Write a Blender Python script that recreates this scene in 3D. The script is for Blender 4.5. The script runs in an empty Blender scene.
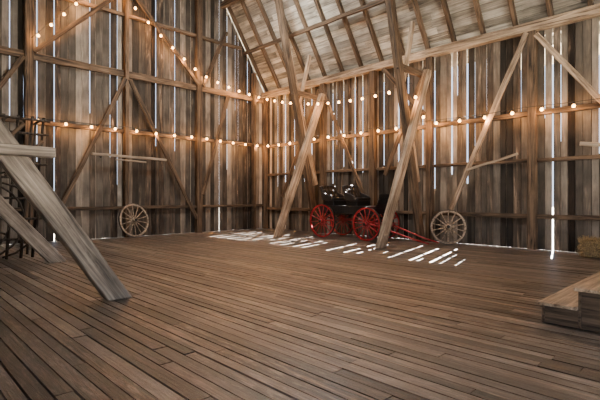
import bpy, bmesh, math, random
from mathutils import Vector, Matrix
random.seed(7)
R=random.random
def U(a,b): return a+(b-a)*R()
XW,YW,XL,YB=13.7,16.5,-1.5,-5.0
XM=6.1; EAVE=6.4
COL=bpy.context.scene.collection
def roofz(x):
    d=abs(x-XM)
    return EAVE+(7.6-d)*1.56 if d>4 else EAVE+3.6*1.56+(4-d)*.6

# ---------------- materials
def wood(name,axis,dark,light,rough=.7,bump=.4,stain=.35,gs=1.0,spec=.3,grey=None,p0=.36,p1=.64,vr=.4,scuff=0,across=16,gmix=.6,mid=None):
    m=bpy.data.materials.new(name); m.use_nodes=True
    nt=m.node_tree; N=nt.nodes; L=nt.links; b=N['Principled BSDF']
    tc=N.new('ShaderNodeTexCoord'); at=N.new('ShaderNodeAttribute'); at.attribute_name='Col'
    oi=N.new('ShaderNodeObjectInfo')
    off=N.new('ShaderNodeVectorMath'); off.operation='MULTIPLY_ADD'
    off.inputs[1].default_value=(37,23,51)
    L.new(at.outputs['Color'],off.inputs[0]); L.new(tc.outputs['Object'],off.inputs[2])
    off2=N.new('ShaderNodeVectorMath'); off2.operation='ADD'
    L.new(off.outputs[0],off2.inputs[0]); 
    mu=N.new('ShaderNodeMath'); mu.operation='MULTIPLY'; mu.inputs[1].default_value=17
    L.new(oi.outputs['Random'],mu.inputs[0]); L.new(mu.outputs[0],off2.inputs[1])
    mp=N.new('ShaderNodeMapping'); s=[across*gs]*3; s[axis]=.8*gs; mp.inputs['Scale'].default_value=s
    L.new(off2.outputs[0],mp.inputs[0])
    n=N.new('ShaderNodeTexNoise'); n.inputs['Scale'].default_value=1; n.inputs['Detail'].default_value=9; n.inputs['Roughness'].default_value=.7; n.inputs['Distortion'].default_value=.8
    L.new(mp.outputs[0],n.inputs['Vector'])
    r=N.new('ShaderNodeValToRGB'); r.color_ramp.elements[0].position=p0; r.color_ramp.elements[1].position=p1
    r.color_ramp.elements[0].color=(*dark,1); r.color_ramp.elements[1].color=(*light,1)
    if mid: q=r.color_ramp.elements.new((p0+p1)/2); q.color=(*mid,1)
    L.new(n.outputs['Fac'],r.inputs[0])
    n2=N.new('ShaderNodeTexNoise'); n2.inputs['Scale'].default_value=1.0 if scuff else 1.3; n2.inputs['Detail'].default_value=2.5 if scuff else 6; n2.inputs['Roughness'].default_value=.5
    L.new(tc.outputs['Object'] if scuff else off2.outputs[0],n2.inputs['Vector'])
    mr=N.new('ShaderNodeMapRange'); mr.inputs[1].default_value=.3; mr.inputs[2].default_value=.7
    mr.inputs[3].default_value=1-stain; mr.inputs[4].default_value=1+stain*.6
    L.new(n2.outputs['Fac'],mr.inputs[0])
    sp=N.new('ShaderNodeSeparateColor'); L.new(at.outputs['Color'],sp.inputs[0])
    mr2=N.new('ShaderNodeMapRange'); mr2.inputs[3].default_value=1-vr; mr2.inputs[4].default_value=1+vr
    L.new(sp.outputs[0],mr2.inputs[0])
    m1=N.new('ShaderNodeMath'); m1.operation='MULTIPLY'; L.new(mr.outputs[0],m1.inputs[0]); L.new(mr2.outputs[0],m1.inputs[1])
    src=r.outputs[0]
    if grey:
        mx=N.new('ShaderNodeMix'); mx.data_type='RGBA'
        mg=N.new('ShaderNodeMath'); mg.operation='MULTIPLY'; mg.inputs[1].default_value=gmix
        L.new(sp.outputs[1],mg.inputs[0])
        mg2=N.new('ShaderNodeMath'); mg2.operation='MULTIPLY'; L.new(mg.outputs[0],mg2.inputs[0]); L.new(n.outputs['Fac'],mg2.inputs[1])
        mg2.use_clamp=True
        mg3=N.new('ShaderNodeMath'); mg3.operation='MULTIPLY'; mg3.inputs[1].default_value=1.8; mg3.use_clamp=True; L.new(mg2.outputs[0],mg3.inputs[0])
        L.new(mg3.outputs[0],mx.inputs[0])
        L.new(src,mx.inputs[6]); mx.inputs[7].default_value=(*grey,1); src=mx.outputs[2]
    if scuff:
        n3=N.new('ShaderNodeTexNoise'); n3.inputs['Scale'].default_value=1; n3.inputs['Detail'].default_value=8; n3.inputs['Roughness'].default_value=.75
        mp3=N.new('ShaderNodeMapping'); s3=[26]*3; s3[axis]=4; mp3.inputs['Scale'].default_value=s3
        L.new(off2.outputs[0],mp3.inputs[0]); L.new(mp3.outputs[0],n3.inputs['Vector'])
        r3=N.new('ShaderNodeMapRange'); r3.inputs[1].default_value=.5; r3.inputs[2].default_value=.72; r3.inputs[4].default_value=scuff
        L.new(n3.outputs['Fac'],r3.inputs[0])
        mx3=N.new('ShaderNodeMix'); mx3.data_type='RGBA'; L.new(r3.outputs[0],mx3.inputs[0]); L.new(src,mx3.inputs[6]); mx3.inputs[7].default_value=(.42,.35,.275,1)
        src=mx3.outputs[2]
    vm=N.new('ShaderNodeVectorMath'); vm.operation='SCALE'; L.new(src,vm.inputs[0]); L.new(m1.outputs[0],vm.inputs['Scale'])
    L.new(vm.outputs[0],b.inputs['Base Color'])
    b.inputs['Specular IOR Level'].default_value=spec
    rr=N.new('ShaderNodeMapRange'); rr.inputs[1].default_value=.3; rr.inputs[2].default_value=.7; rr.inputs[3].default_value=rough-.04; rr.inputs[4].default_value=min(1,rough+.1)
    L.new(n.outputs['Fac'],rr.inputs[0]); L.new(rr.outputs[0],b.inputs['Roughness'])
    bp=N.new('ShaderNodeBump'); bp.inputs['Strength'].default_value=bump; bp.inputs['Distance'].default_value=.01
    L.new(n.outputs['Fac'],bp.inputs['Height']); L.new(bp.outputs[0],b.inputs['Normal'])
    return m
def plain(name,c,rough=.5,metal=0,em=None,es=0,var=.25,sc=20):
    m=bpy.data.materials.new(name); m.use_nodes=True; nt=m.node_tree; b=nt.nodes['Principled BSDF']
    n=nt.nodes.new('ShaderNodeTexNoise'); n.inputs['Scale'].default_value=sc; n.inputs['Detail'].default_value=5
    r=nt.nodes.new('ShaderNodeValToRGB')
    r.color_ramp.elements[0].position=.35; r.color_ramp.elements[1].position=.65
    r.color_ramp.elements[0].color=(*[x*(1-var) for x in c],1); r.color_ramp.elements[1].color=(*[min(1,x*(1+var)) for x in c],1)
    tc=nt.nodes.new('ShaderNodeTexCoord'); nt.links.new(tc.outputs['Object'],n.inputs['Vector'])
    nt.links.new(n.outputs['Fac'],r.inputs[0]); nt.links.new(r.outputs[0],b.inputs['Base Color'])
    b.inputs['Roughness'].default_value=rough; b.inputs['Metallic'].default_value=metal
    if em: b.inputs['Emission Color'].default_value=(*em,1); b.inputs['Emission Strength'].default_value=es
    return m
M_wallZ=wood('wall_board_wood',2,(.005,.0032,.002),(.44,.32,.215),.8,.8,.5,grey=(.32,.275,.225),p0=.40,p1=.76,vr=.75,across=9,gmix=.75,mid=(.05,.031,.019))
M_floor=wood('floor_plank_wood',1,(.006,.004,.003),(.27,.19,.13),.34,.9,.35,spec=.7,grey=(.26,.215,.175),p0=.40,p1=.68,vr=.6,scuff=.65,mid=(.055,.035,.023))
M_roof=wood('roof_deck_wood',1,(.10,.085,.065),(.56,.50,.41),.8,.3,.45,grey=(.44,.42,.38),vr=.45)
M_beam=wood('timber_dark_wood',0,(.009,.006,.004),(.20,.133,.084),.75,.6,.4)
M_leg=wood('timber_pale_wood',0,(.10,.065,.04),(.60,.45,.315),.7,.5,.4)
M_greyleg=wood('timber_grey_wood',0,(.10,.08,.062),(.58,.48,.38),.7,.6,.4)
M_steps=wood('step_wood',0,(.12,.08,.048),(.64,.48,.33),.42,.3,.3,spec=.5)
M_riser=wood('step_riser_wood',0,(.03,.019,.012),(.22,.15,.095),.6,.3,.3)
M_oldX=wood('old_pale_wood',0,(.2,.15,.11),(.55,.46,.35),.8,.4,.3)
M_rack=wood('rack_weathered_wood',2,(.012,.009,.007),(.16,.122,.09),.8,.4,.3)
M_red=plain('red_paint',(.30,.011,.015),.4)
M_black=plain('black_paint',(.008,.008,.009),.3)
M_leather=plain('black_leather',(.012,.010,.010),.42)
M_iron=plain('dark_iron',(.05,.045,.04),.55,.7)
M_oldwheel=plain('weathered_wheel_wood',(.30,.23,.165),.8,var=.5)
M_bulb=plain('bulb_glow',(1,.6,.3),.3,em=(1,.50,.15),es=24)
M_cable=plain('cable_black',(.01,.01,.01),.6)
M_straw=plain('straw',(.30,.21,.10),.95,var=.75,sc=45)
M_ground=plain('gravel_ground',(.35,.31,.25),.9,sc=3)

# ---------------- mesh helpers
def finish(name,me,mats,parent=None,colors=None):
    if not isinstance(mats,(list,tuple)): mats=[mats]
    for m in mats: me.materials.append(m)
    ob=bpy.data.objects.new(name,me); COL.objects.link(ob)
    if parent: ob.parent=parent
    return ob
F8=[(0,3,2,1),(4,5,6,7),(0,1,5,4),(1,2,6,5),(2,3,7,6),(3,0,4,7)]
def hexes(name,hx,mat,parent=None,bev=0):
    vs=[];fs=[];cols=[]
    for h in hx:
        o=len(vs); vs+= [tuple(p) for p in h]; c=(R(),R(),R(),1)
        for f in F8: fs.append([o+i for i in f]); cols+= [c]*4
    me=bpy.data.meshes.new(name); me.from_pydata(vs,[],fs); me.update()
    ca=me.color_attributes.new('Col','FLOAT_COLOR','CORNER')
    for i,c in enumerate(cols): ca.data[i].color=c
    ob=finish(name,me,mat,parent)
    if bev:
        b=ob.modifiers.new('b','BEVEL'); b.width=bev; b.segments=2
    return ob
def bx(x0,x1,y0,y1,z0,z1):
    return [(x0,y0,z0),(x1,y0,z0),(x1,y1,z0),(x0,y1,z0),(x0,y0,z1),(x1,y0,z1),(x1,y1,z1),(x0,y1,z1)]
def empty(name,loc=(0,0,0)):
    e=bpy.data.objects.new(name,None); e.location=loc; e.empty_display_size=.2; COL.objects.link(e); return e
def frame(p0,p1,side):
    x=(p1-p0).normalized(); z=x.cross(side).normalized(); y=z.cross(x)
    return Matrix(((x.x,y.x,z.x,p0.x),(x.y,y.y,z.y,p0.y),(x.z,y.z,z.z,p0.z),(0,0,0,1)))
def timber(name,p0,p1,w,t,mat,parent=None,side=None,flatcut=False,bev=.012):
    p0=Vector(p0);p1=Vector(p1); d=p1-p0
    if side is None: side=Vector((0,1,0)) if abs(d.normalized().y)<.7 else Vector((1,0,0))
    side=Vector(side).normalized(); Mx=frame(p0,p1,side); Ln=d.length
    n=max(2,int(Ln/.5)); bm=bmesh.new(); rings=[]
    xd=d.normalized()
    for i in range(n+1):
        s=i/n*Ln; jy=U(-1,1)*.005; jz=U(-1,1)*.008; ring=[]
        if w<.06 or t<.04: jy*=.2; jz*=.15
        for (a,b_) in ((-1,-1),(1,-1),(1,1),(-1,1)):
            zz=b_*w/2; xx=s
            if flatcut and i in(0,n):
                zv=(Mx.to_3x3()@Vector((0,0,zz))).z; xx=s-zv/xd.z
            ring.append(bm.verts.new((xx,a*t/2+jy,zz+jz)))
        rings.append(ring)
    for i in range(n):
        for k in range(4):
            bm.faces.new((rings[i][k],rings[i][(k+1)%4],rings[i+1][(k+1)%4],rings[i+1][k]))
    bm.faces.new(rings[0][::-1]); bm.faces.new(rings[-1])
    bmesh.ops.recalc_face_normals(bm,faces=bm.faces)
    me=bpy.data.meshes.new(name); bm.to_mesh(me); bm.free()
    ca=me.color_attributes.new('Col','FLOAT_COLOR','CORNER'); c=(U(.25,.75),R(),R(),1)
    for q in ca.data: q.color=c
    ob=finish(name,me,mat,parent)
    ob.matrix_world=Mx if not parent else parent.matrix_world.inverted()@Mx
    if bev:
        b=ob.modifiers.new('b','BEVEL'); b.width=bev; b.segments=1; b.limit_method='ANGLE'
    return ob
def tube(bm,pts,r,n=6,mi=0,closed=False):
    pts=[Vector(p) for p in pts]; rings=[]
    for i,p in enumerate(pts):
        a=pts[i-1] if (i>0 or closed) else p; b=pts[(i+1)%len(pts)] if (i<len(pts)-1 or closed) else p
        t=(b-a).normalized(); up=Vector((0,0,1)) if abs(t.z)<.9 else Vector((1,0,0))
        u=t.cross(up).normalized(); v=u.cross(t); rr=r[i] if isinstance(r,(list,tuple)) else r
        rings.append([bm.verts.new(p+(u*math.cos(2*math.pi*k/n)+v*math.sin(2*math.pi*k/n))*rr) for k in range(n)])
    m=len(rings)
    for i in range(m if closed else m-1):
        A=rings[i];B=rings[(i+1)%m]
        for k in range(n):
            f=bm.faces.new((A[k],A[(k+1)%n],B[(k+1)%n],B[k])); f.material_index=mi; f.smooth=True
    if not closed:
        for q in(rings[0][::-1],rings[-1]): f=bm.faces.new(q); f.material_index=mi
def bmobj(name,bm,mats,parent=None):
    bmesh.ops.recalc_face_normals(bm,faces=bm.faces)
    me=bpy.data.meshes.new(name); bm.to_mesh(me); bm.free(); return finish(name,me,mats,parent)

# ---------------- floor
hx=[]; x=XL
while x<XW+.05:
    w=U(.12,.16); y=YB-U(0,3)
    while y<YW+.1:
        l=U(2.2,4.2); y0=max(y,YB); y1=min(y+l,YW+.1)
        if y1>y0+.05:
            z=U(-.007,.0); g=U(.010,.020)
            hx.append(bx(x,min(x+w-g,XW+.1),y0,y1-.008,-.04,z))
        y+=l
    x+=w
hx.append(bx(XL-.05,XW+.12,YB,YW+.12,-.12,-.042))
floor=hexes('floor',hx,M_floor)

# ---------------- right wall
hx=[]; y=YB; t=.026
SH=5.6; last=SH
while y<YW:
    w=U(.13,.22); wide=False
    if y>SH and y-last>.24 and y<15.8 and R()<.85: g=U(.034,.06); wide=True
    else: g=random.choice([.01,.014,.02,.026])
    y1=min(y+w,YW)
    if wide: last=y1
    if y<3.95<y1+g: y1=3.92; g=.04
    j=U(0,.02)
    hx.append(bx(XW+j,XW+j+t,y,y1,0,EAVE+.02))
    if y1<YW:
        if wide: top=U(1.6,2.8)
        elif R()<.25: top=U(2.5,5)
        else: top=EAVE
        if abs(y1-3.92)>.02: hx.append(bx(XW+.055,XW+.075,y1-.06,y1+g+.06,0,top))
    y=y1+g
hexes('wall_right',hx,M_wallZ)
# ---------------- back gable wall
hx=[]; x=XL
while x<XW:
    w=U(.13,.25); g=random.choice([.010,.016,.02,.026,.032]); x1=min(x+w,XW); j=U(0,.02)
    ys=YW+j; za=roofz(x)+.03; zb=roofz(x1)+.03
    hx.append([(x,ys,0),(x1,ys,0),(x1,ys+t,0),(x,ys+t,0),(x,ys,za),(x1,ys,zb),(x1,ys+t,zb),(x,ys+t,za)])
    q=R()
    if q<.96: hx.append(bx(x1-.06,x1+g+.06,YW+.055,YW+.075,0,(U(1.8,6.5) if q<.42 else roofz(x1)-.1)))
    x=x1+g
hexes('wall_back',hx,M_wallZ)
# ---------------- left wall and front gable with big open barn door
hx=[]; y=YB
while y<YW:
    w=U(.2,.29); y1=min(y+w,YW)
    z0=4.0 if -3.2<y<1.2 else 0
    hx.append(bx(XL-.03,XL,y,y1,z0,EAVE+.02)); y=y1+.004
hexes('wall_left',hx,M_wallZ)
hx=[]; x=XL
while x<XW:
    x1=min(x+U(.18,.27),XW); z0=4.6 if 2.5<x<9.5 else 0
    hx.append([(x,YB-.03,z0),(x1,YB-.03,z0),(x1,YB,z0),(x,YB,z0),(x,YB-.03,roofz(x)+.03),(x1,YB-.03,roofz(x1)+.03),(x1,YB,roofz(x1)+.03),(x,YB,roofz(x)+.03)])
    x=x1+.004
hexes('wall_front',hx,M_wallZ)

# ---------------- ceiling
hx=[]
prof=[(XW+.35,EAVE-.55),(XM+4,EAVE+3.6*1.56),(XM,roofz(XM)),(XM-4,EAVE+3.6*1.56),(XL-.35,EAVE-.55)]
for (ax,az),(bx_,bz) in zip(prof[:-1],prof[1:]):
    a=Vector((ax,0,az));b=Vector((bx_,0,bz)); L_=(b-a).length; d=(b-a)/L_; nrm=Vector((-d.z,0,d.x))
    if nrm.z<0: nrm=-nrm
    s=0
    while s<L_:
        w=.24; s1=min(s+w-.02,L_); yy=YB
        while yy<YW+.3:
            y1=min(yy+U(2,4.5),YW+.3)
            P=[a+d*s+nrm*.09,a+d*s1+nrm*.09,a+d*s1+nrm*.12,a+d*s+nrm*.12]
            hx.append([(P[0].x,yy,P[0].z),(P[1].x,yy,P[1].z),(P[1].x,y1-.004,P[1].z),(P[0].x,y1-.004,P[0].z),
                       (P[3].x,yy,P[3].z),(P[2].x,yy,P[2].z),(P[2].x,y1-.004,P[2].z),(P[3].x,y1-.004,P[3].z)])
            yy=y1
        s+=w
    P=[a+nrm*.14,b+nrm*.14,b+nrm*.165,a+nrm*.165]
    hx.append([(P[0].x,YB,P[0].z),(P[1].x,YB,P[1].z),(P[1].x,YW+.3,P[1].z),(P[0].x,YW+.3,P[0].z),
               (P[3].x,YB,P[3].z),(P[2].x,YB,P[2].z),(P[2].x,YW+.3,P[2].z),(P[3].x,YW+.3,P[3].z)])
ceiling=hexes('ceiling',hx,M_roof)
rf=empty('roof_rafters')
ZB=EAVE+3.6*1.56
i=0; yy=YB+.4
while yy<YW:
    for sx in(1,-1):
        timber('rafter_%d'%i,(XM+sx*7.62,yy,EAVE-.02),(XM+sx*4,yy,ZB),.17,.12,M_beam,rf,(0,1,0)); i+=1
        timber('rafter_%d'%i,(XM+sx*4,yy,ZB-.0),(XM,yy,roofz(XM)-.0),.17,.12,M_beam,rf,(0,1,0)); i+=1
    yy+=.95
for sx in(1,-1):
    for k,(dd,off,w) in enumerate(((6.3,.3,.14),(5.1,.32,.26),(3.9,.3,.22))):
        X=XM+sx*dd; timber('purlin_%d'%(k+(3 if sx<0 else 0)),(X,YB,roofz(X)-off),(X,YW-.02,roofz(X)-off),w,w*.8,M_beam,rf,(1,0,0))
# ---------------- timber frame on walls
def wall_frame_right():
    e=empty('timber_frame_right')
    X=XW-.11
    for k,y in enumerate((-4.8,-1.5,1.3,4.43,7.65,10.0,12.56,16.36)):
        timber('post_%d'%k,(X-.02,y,0),(X-.02,y,EAVE-.1),.22,.22,M_beam,e,(0,1,0))
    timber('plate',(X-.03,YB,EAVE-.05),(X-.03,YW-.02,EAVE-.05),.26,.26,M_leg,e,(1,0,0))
    for k,(z,w) in enumerate(((.95,.13),(2.55,.11),(3.9,.15))):
        timber('rail_%d'%k,(XW-.06,YB,z),(XW-.06,YW-.02,z),w,.1,M_beam,e,(1,0,0))
    br=[(4.55,6.2,6.85,1.1),(4.3,6.1,1.5,2.3),(7.75,5.9,9.4,2.3),(12.5,6.0,10.2,1.2),(12.7,6.0,15.0,1.5),(1.3,6,-1.4,1.3)]
    for k,(ya,za,yb,zb) in enumerate(br):
        timber('brace_%d'%k,(X-.12,ya,za),(X-.12,yb,zb),.15,.08,M_leg if k<2 else M_beam,e,(1,0,0))
    timber('brace_9',(X-.12,7.8,4.3),(X-.12,9.5,6.2),.15,.08,M_beam,e,(1,0,0))
wall_frame_right()
def wall_frame_back():
    e=empty('timber_frame_back')
    Y=YW-.11
    for k,(x,w) in enumerate(((-1.35,.22),(.6,.2),(3.68,.26),(6.86,.14),(9.95,.25),(12.9,.14))):
        timber('post_%d'%k,(x,Y-.02,0),(x,Y-.02,roofz(x)-.35),w,.22,M_beam,e,(0,1,0))
    for k,(z,w) in enumerate(((1.1,.12),(3.95,.15),(6.1,.24),(8.3,.13),(10.3,.22))):
        xs=[x*.05 for x in range(int(XL/.05),int(XW/.05)) if roofz(x*.05)>z+.4]
        timber('rail_%d'%k,(max(min(xs),XL+.05),Y+.03,z),(min(max(xs),XW-.05),Y+.03,z),w,.12,M_beam,e,(0,1,0))
    br=[(6.8,5.9,4.6,1.2),(6.95,5.9,9.8,.6),(3.8,6.2,6.6,9.0),(6.95,9.3,9.9,6.2),(11.4,6.0,10.1,1.6),(10.1,6.2,11.3,8.8),(3.5,6,.8,1.4)]
    for k,(xa,za,xb,zb) in enumerate(br):
        timber('brace_%d'%k,(xa,Y-.12,za),(xb,Y-.12,zb),.15,.08,M_beam,e,(0,1,0))
wall_frame_back()
e=empty('timber_frame_left')
for k,y in enumerate((1.9,6.5,11.2,16.3)): timber('post_%d'%k,(XL+.12,y,0),(XL+.12,y,EAVE-.1),.22,.22,M_beam,e,(0,1,0))
timber('plate',(XL+.13,YB,EAVE-.05),(XL+.13,YW,EAVE-.05),.26,.26,M_beam,e,(1,0,0))

# ---------------- canted truss struts (right side)
def truss(name,Y,legx,mat):
    e=empty(name)
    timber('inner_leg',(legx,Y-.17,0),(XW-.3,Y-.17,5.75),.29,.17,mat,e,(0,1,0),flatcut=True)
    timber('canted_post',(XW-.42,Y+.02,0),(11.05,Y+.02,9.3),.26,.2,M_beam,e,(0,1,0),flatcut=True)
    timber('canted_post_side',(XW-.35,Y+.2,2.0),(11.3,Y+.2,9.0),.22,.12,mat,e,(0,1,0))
    timber('tie',(11.8,Y-.02,5.6),(XW-.1,Y-.02,5.6),.2,.12,M_beam,e,(0,1,0))
    timber('knee',(12.3,Y+.1,5.2),(12.9,Y+.1,7.3),.16,.1,mat,e,(0,1,0))
    return e
truss('timber_truss',12.6,10.9,M_leg)
truss('timber_truss',7.8,10.7,M_leg)
def ltruss(name,Y,legx,zt,tie):
    e=empty(name)
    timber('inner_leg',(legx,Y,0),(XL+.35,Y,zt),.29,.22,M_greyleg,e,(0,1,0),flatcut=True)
    if tie:
        timber('tie',(XL+.1,Y-.2,2.08),(1.73,Y-.2,2.08),.13,.18,M_greyleg,e,(0,1,0))
ltruss('timber_truss',6.6,2.65,5.6,True)
ltruss('timber_truss',11.2,3.1,5.0,False)

# ---------------- wheels
def wheel_mesh(name,r,mats,spokes=14,rim=.05,depth=.045,hub=.09):
    bm=bmesh.new(); n=56
    def ring(ro,ri,d,mi):
        V=[]
        for i in range(n):
            a=2*math.pi*i/n; c,s=math.cos(a),math.sin(a)
            V.append([bm.verts.new((c*q,yy,s*q)) for q,yy in((ro,-d),(ro,d),(ri,d),(ri,-d))])
        for i in range(n):
            A=V[i];B=V[(i+1)%n]
            for k in range(4):
                f=bm.faces.new((A[k],B[k],B[(k+1)%4],A[(k+1)%4])); f.material_index=mi
    ring(r,r-.014,depth*.55,1); ring(r-.014,r-.014-rim,depth*.5,0)
    for i in range(spokes):
        a=2*math.pi*(i+.5)/spokes; c,s=math.cos(a),math.sin(a)
        pts=[(c*q,0,s*q) for q in(hub*.7,hub*1.6,r*.55,r-.03)]
        tube(bm,pts,[.026,.022,.016,.018],6,0)
    prof=[(.0,-.15),(.035,-.15),(.045,-.13),(.06,-.1),(hub,-.055),(hub*1.08,-.02),(hub*1.08,.02),(hub,.055),(.06,.1),(.05,.12),(0,.12)]
    tube(bm,[(0,y,0) for _,y in prof],[max(q,.002) for q,_ in prof],14,0)
    tube(bm,[(0,-.16,0),(0,-.105,0)],[.04,.055],12,1)
    tube(bm,[(0,-.07,0),(0,-.052,0)],[.088,.093],14,1)
    return bmobj(name,bm,mats)
w=wheel_mesh('wagon_wheel',.63,[M_oldwheel,M_iron],14,.06,.06,.1)
w.rotation_euler=(math.radians(-11),0,math.radians(12)); w.location=(7.0,16.0,.64)
w2=wheel_mesh('wagon_wheel',.55,[M_oldwheel,M_iron],14,.06,.06,.1)
w2.rotation_euler=(math.radians(-11),0,math.radians(-62)); w2.location=(13.05,6.72,.55)

# ---------------- buggy
bug=empty('horse_buggy')
def part(bm,name,mats,bev=0):
    o=bmobj(name,bm,mats,bug)
    if bev: b=o.modifiers.new('b','BEVEL'); b.width=bev; b.segments=3
    return o
def cube(bm,x0,x1,y0,y1,z0,z1,mi=0,taper=0):
    vs=[bm.verts.new(p) for p in bx(x0,x1,y0,y1,z0,z1)]
    for f in F8: q=bm.faces.new([vs[i] for i in f]); q.material_index=mi
    return vs
WB=2.0; TR=.6
for nm,x,r in(('rear',0,.62),('front',WB,.58)):
    for sd,yv in(('near',-TR),('far',TR)):
        o=wheel_mesh('wheel_%s_%s'%(nm,sd),r,[M_red,M_iron],14,.05,.055,.09); o.parent=bug
        o.location=(x,yv,r); o.rotation_euler=(0,R(),0 if yv<0 else math.pi)
bm=bmesh.new()
tube(bm,[(0,-TR,.62),(0,TR,.62)],.028,8); tube(bm,[(WB,-TR,.58),(WB,TR,.58)],.028,8)
tube(bm,[(0,0,.62),(WB*.5,0,.66),(WB,0,.62)],.028,8)
tube(bm,[(0,-.3,.62),(WB*.5,-.05,.66),(WB,-.02,.62)],.015,6);tube(bm,[(0,.3,.62),(WB*.5,.05,.66),(WB,.02,.62)],.015,6)
part(bm,'axles',[M_red])
bm=bmesh.new()
for x,z in((0,.68),(WB,.64)):
    for s in(1,-1):
        pts=[(x,-.42+.84*i/12,z+.11+s*.09*math.sin(math.pi*i/12)) for i in range(13)]
        tube(bm,pts,.02,6)
for yv in(-.42,.42):
    tube(bm,[(0,yv*.6,.88),(WB*.5,yv*.8,.86),(WB,yv*.6,.84)],.018,6)
part(bm,'springs',[M_iron])
bm=bmesh.new()
vs=cube(bm,-.38,WB+.22,-.42,.42,.9,1.18)
for i in(0,1,2,3): vs[i].co.x*=.93; vs[i].co.y*=.9
d=[(WB+.16,1.1),(WB+.3,1.25),(WB+.36,1.42),(WB+.38,1.6)]
for (xa,za),(xb,zb) in zip(d[:-1],d[1:]):
    v=[bm.verts.new(p) for p in((xa,-.41,za),(xa+.025,-.41,za),(xa+.025,.41,za),(xa,.41,za),(xb,-.41,zb),(xb+.025,-.41,zb),(xb+.025,.41,zb),(xb,.41,zb))]
    for f in F8: bm.faces.new([v[i] for i in f])
part(bm,'body',[M_black],.012)
def seat(x,nm):
    bm=bmesh.new(); cube(bm,x-.22,x+.26,-.40,.40,1.18,1.36); part(bm,nm+'_box',[M_black],.01)
    bm=bmesh.new(); cube(bm,x-.2,x+.28,-.42,.42,1.365,1.48); part(bm,nm+'_cushion',[M_leather],.045)
    bm=bmesh.new(); NX,NZ=20,9; G=[]
    for side in(0,1):
        rows=[]
        for j in range(NZ+1):
            row=[]
            for i in range(NX+1):
                u=i/NX; v=j/NZ; yy=-.45+.90*u; zz=1.44+.5*v
                if v==1: zz-=.05*abs(2*u-1)**3
                puff=.05*abs(math.sin(u*math.pi*5))*abs(math.sin(v*math.pi*2.5))
                xx=x-.22-.16*v-.02*math.cos((2*u-1)*1.5)
                row.append(bm.verts.new((xx+(puff+.05 if side==0 else -.03),yy,zz)))
            rows.append(row)
        G.append(rows)
        for j in range(NZ):
            for i in range(NX):
                f=bm.faces.new((rows[j][i],rows[j][i+1],rows[j+1][i+1],rows[j+1][i])); f.smooth=True
    a,b=G
    for j in range(NZ):
        for i in(0,NX): bm.faces.new((a[j][i],a[j+1][i],b[j+1][i],b[j][i]))
    for i in range(NX):
        for j in(0,NZ): bm.faces.new((a[j][i],a[j][i+1],b[j][i+1],b[j][i]))
    part(bm,nm+'_back',[M_leather])
    for s in(-1,1):
        bm=bmesh.new()
        v=cube(bm,x-.26,x+.24,s*.44-.03,s*.44+.03,1.38,1.7)
        for i in(5,6): v[i].co.z-=.17; v[i].co.x-=.06
        part(bm,nm+'_arm_%d'%(s+2),[M_leather],.02)
seat(.12,'rear_seat'); seat(1.2,'front_seat')
bm=bmesh.new()
for s in(-1,1):
    pts=[(WB+.02,s*.48,.58),(WB+.35,s*.5,.52),(WB+.9,s*.42,.36),(WB+1.6,s*.33,.16),(WB+2.15,s*.3,.04)]
    tube(bm,pts,[.034,.032,.03,.028,.024],8)
tube(bm,[(WB+.35,-.5,.52),(WB+.35,.5,.52)],.032,8)
tube(bm,[(WB+.5,-.38,.56),(WB+.5,.38,.56)],.024,8)
tube(bm,[(WB+.05,-.3,.6),(WB+.35,-.1,.54)],.02,6);tube(bm,[(WB+.05,.3,.6),(WB+.35,.1,.54)],.02,6)
part(bm,'shafts',[M_red])
bm=bmesh.new()
for s in(-1,1):
    tube(bm,[(.62,s*.38,.94),(.62,s*.52,.75),(.62,s*.54,.6)],.012,6); cube(bm,.55,.69,s*.56-.07,s*.56+.07,.58,.6)
part(bm,'steps',[M_iron])
bug.location=(12.62,11.2,0); bug.rotation_euler=(0,0,math.radians(-88.5))

# ---------------- stage steps (right foreground)
st=empty('stage_steps')
X0,X1=5.78,9.0
def slab(nm,x0,x1,y0,y1,z0,z1,mat):
    timber(nm,(x0,(y0+y1)/2,(z0+z1)/2),(x1,(y0+y1)/2,(z0+z1)/2),z1-z0,y1-y0,mat,st,(0,1,0),bev=.005)
tiers=[(1.40,1.78,.25),(1.02,1.40,.47),(-1.6,1.02,.69)]
for k,(ya,yb,zt) in enumerate(tiers):
    slab('tread_%d'%k,X0-.045,X1,ya+.002,yb+.035,zt-.04,zt,M_steps)
    slab('riser_%d'%k,X0+.0,X1,yb-.03,yb,0.0,zt-.042,M_riser)
    timber('side_%d'%k,(X0+.012,ya,(zt-.04)/2),(X0+.012,yb-.032,(zt-.04)/2),zt-.045,.025,M_riser,st,(1,0,0),bev=.003)

# ---------------- straw bale
bm=bmesh.new()
bmesh.ops.create_cube(bm,size=1); bmesh.ops.subdivide_edges(bm,edges=bm.edges[:],cuts=11,use_grid_fill=True)
for v in bm.verts:
    c=v.co.copy(); l=1-.07*(abs(c.x*2)**4+abs(c.y*2)**4+abs(c.z*2)**4)/3
    v.co=Vector((c.x*.5*l+U(-.02,.02),c.y*1.05*l+U(-.02,.02),c.z*.42*l+U(-.015,.015)))
    if abs(abs(c.y)-.18)<.04: v.co.x*=.95; v.co.z*=.95
for i in range(3600):
    s=random.choice('xXyYZZ'); p=Vector((U(-.25,.25),U(-.52,.52),U(-.21,.21)))
    if s=='x':p.x=-.25
    if s=='X':p.x=.25
    if s=='y':p.y=-.52
    if s=='Y':p.y=.52
    if s=='Z':p.z=.2
    d=Vector((U(-1,1),U(-1,1),U(-.6,.9))).normalized()*U(.05,.15)
    q=p+d; q.z=max(q.z,-.205); p.z=max(p.z,-.205)
    n=d.cross(Vector((U(-1,1),U(-1,1),U(-1,1)))).normalized()*.004
    bm.faces.new([bm.verts.new(p-n),bm.verts.new(p+n),bm.verts.new(q+n),bm.verts.new(q-n)])
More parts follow.
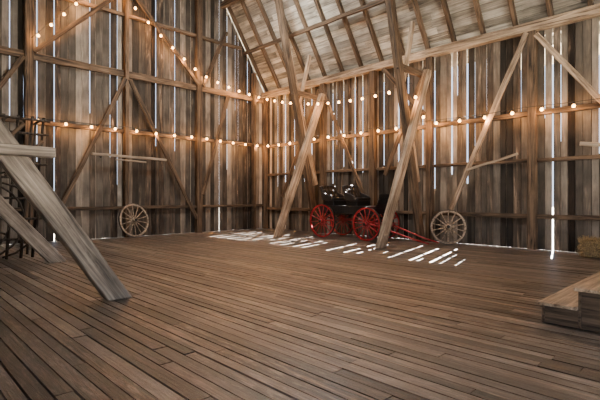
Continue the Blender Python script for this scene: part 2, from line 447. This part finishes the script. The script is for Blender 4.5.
bale=bmobj('straw_bale',bm,[M_straw]); bale.location=(12.95,2.5,.225); bale.rotation_euler=(0,0,.12)

# ---------------- hay rack at far left
hr=empty('hay_rack')
bm=bmesh.new()
for x in(1.6,1.95,2.3,2.6,2.9,3.15):
    tube(bm,[(x-.25,12.55,.0),(x-.12,12.55,2.0),(x,12.55,3.5)],.035,6)
for x in(1.6,2.4,3.15):
    tube(bm,[(x-.2,13.3,.0),(x,13.3,3.45)],.03,6)
for z in(.5,1.0,1.5,2.0,2.35,2.7,3.1,3.45):
    tube(bm,[(1.3,12.5,z),(3.1+.05*z,12.5,z-.04)],.033,6)
for z in(.6,2.1,3.4):
    for x in(1.55,2.35,3.05): tube(bm,[(x,12.55,z),(x,13.3,z)],.025,6)
for k in range(3):
    tube(bm,[(1.5+.9*math.cos(a)+.3*k,12.42,.95+.9*math.sin(a)) for a in[math.pi*(-.45+.1*i) for i in range(10)]],.025,6)
bmobj('frame',bm,[M_rack],hr)
for k,(x,z) in enumerate(((1.5,2.6),(2.2,2.9),(2.6,2.5))):
    timber('slat_%d'%k,(x-.3,12.42,z-.5),(x+.5,12.42,z+.4),.09,.03,M_beam,hr,(0,1,0))

# ---------------- hung tools on walls
tl=empty('wagon_tongue')
timber('pole',(5.55,16.12,3.02),(8.35,16.12,2.95),.09,.09,M_oldX,tl,(0,1,0))
timber('crossbar',(6.35,16.06,2.85),(7.5,16.06,2.82),.06,.05,M_oldX,tl,(0,1,0))
for k,x in enumerate((5.9,8.1)): timber('bracket_%d'%k,(x,16.2,2.93),(x,16.32,2.93),.05,.05,M_iron,tl,(1,0,0))
pl=empty('wooden_pole')
timber('pole',(13.35,3.2,2.9),(13.35,.6,2.55),.11,.05,M_oldX,pl,(1,0,0))
pl=empty('wooden_pole')
timber('pole',(13.4,6.3,2.35),(13.4,4.75,2.75),.07,.05,M_oldX,pl,(1,0,0))

# ---------------- string lights
bmS=bmesh.new(); lamps=[]
def strand(pts,sag,step=.62,power=1):
    for a,b in zip(pts[:-1],pts[1:]):
        a=Vector(a);b=Vector(b); L_=(b-a).length; n=max(3,int(L_/.3)); s=sag*L_
        f=lambda t: a.lerp(b,t)-Vector((0,0,4*s*t*(1-t)))
        tube(bmS,[f(i/n) for i in range(n+1)],.009,4,0)
        m=max(1,round(L_/step))
        for i in range(m):
            p=f((i+.5)/m); 
            tube(bmS,[p,p-Vector((0,0,.06))],.018,6,0)
            c=p-Vector((0,0,.1))
            tube(bmS,[c+Vector((0,0,.045)),c+Vector((0,0,.02)),c-Vector((0,0,.012)),c-Vector((0,0,.04)),c-Vector((0,0,.05))],[.016,.038,.05,.032,.004],8,1)
            lamps.append((c,power))
yb=YW-.36
strand([(3.7,yb,6.6),(6.0,yb,9.4),(6.35,yb,9.3)],.01)
strand([(6.35,yb,9.3),(9.9,yb,6.75),(13.3,yb,6.25)],.03)
strand([(13.3,yb,6.25),(12.25,7.55,5.1)],.045)
strand([(12.25,7.55,5.1),(13.3,7.6,3.98)],.02,.9)
yb2=YW-.3
strand([(3.5,yb2,4.1),(6.8,yb2,4.1),(9.9,yb2,4.1),(13.3,yb2,4.0),(13.35,12.5,4.05),(13.35,10.,4.05),(13.35,7.7,4.05),(13.35,4.5,4.05),(13.35,1.4,4.05)],.012,.75,1.0)
sl=bmobj('string_lights',bmS,[M_cable,M_bulb])
for k,(c,pw) in enumerate(lamps):
    ld=bpy.data.lights.new('bulb_lamp','POINT'); ld.energy=20*pw; ld.color=(1,.47,.16); ld.shadow_soft_size=.05
    lo=bpy.data.objects.new('bulb_lamp_%d'%k,ld); COL.objects.link(lo); lo.parent=sl; lo.location=c-Vector((0,0,.1))

# ---------------- outside
hexes('ground',[bx(-60,80,-60,80,-.4,-.13)],M_ground)
cn=hexes('sun_block_slab',[bx(XW+.15,XW+3.4,-4.9,SH+.35,6.15,6.22)],M_roof)  # unseen slab added to keep sun off the near end of the right wall

# ---------------- light
sd=bpy.data.lights.new('sun','SUN'); sd.energy=300; sd.angle=math.radians(.3); sd.color=(1,.97,.92)
so=bpy.data.objects.new('sun',sd); COL.objects.link(so)
dirn=-Vector((1,.27,1.15*1.036)); so.rotation_euler=dirn.to_track_quat('-Z','Y').to_euler()
so.location=(25,20,20)
W=bpy.data.worlds.new('sky'); bpy.context.scene.world=W; W.use_nodes=True
bg=W.node_tree.nodes['Background']; bg.inputs[0].default_value=(.60,.75,1,1); bg.inputs[1].default_value=2.8
def area(name,loc,target,sx,sy,en,col):
    l=bpy.data.lights.new(name,'AREA'); l.shape='RECTANGLE'; l.size=sx; l.size_y=sy; l.energy=en; l.color=col
    o=bpy.data.objects.new(name,l); COL.objects.link(o); o.location=loc
    o.rotation_euler=(Vector(target)-Vector(loc)).to_track_quat('-Z','Y').to_euler()
area('doorway_fill',(6,-4.7,3),(8,14,4),7,4.5,300,(1,.98,.95))  # added area light behind the camera, fills the room from the door side
area('loft_fill',(8,10.5,10.2),(9,11,0),2.5,2.5,760,(1,.98,.94))  # added overhead fill above the frame, no fixture here
ld=bpy.data.lights.new('roof_fill_spot','SPOT'); ld.energy=650; ld.spot_size=math.radians(85); ld.spot_blend=1; ld.shadow_soft_size=.4; ld.color=(1,.96,.88)  # added fill spot without a fixture, brightens the roof boards from below
lo=bpy.data.objects.new('roof_fill_spot',ld); COL.objects.link(lo); lo.location=(9.6,11.5,7.2)
lo.rotation_euler=Vector((2.3,1.2,1.5)).to_track_quat('-Z','Y').to_euler()

# ---------------- camera
cd=bpy.data.cameras.new('camera'); cd.sensor_width=36; cd.lens=442/600*36; cd.shift_y=-3/600
co=bpy.data.objects.new('camera',cd); COL.objects.link(co); co.location=(0,0,1.5)
co.rotation_euler=(math.radians(90),0,math.radians(45.8-90))
bpy.context.scene.camera=co
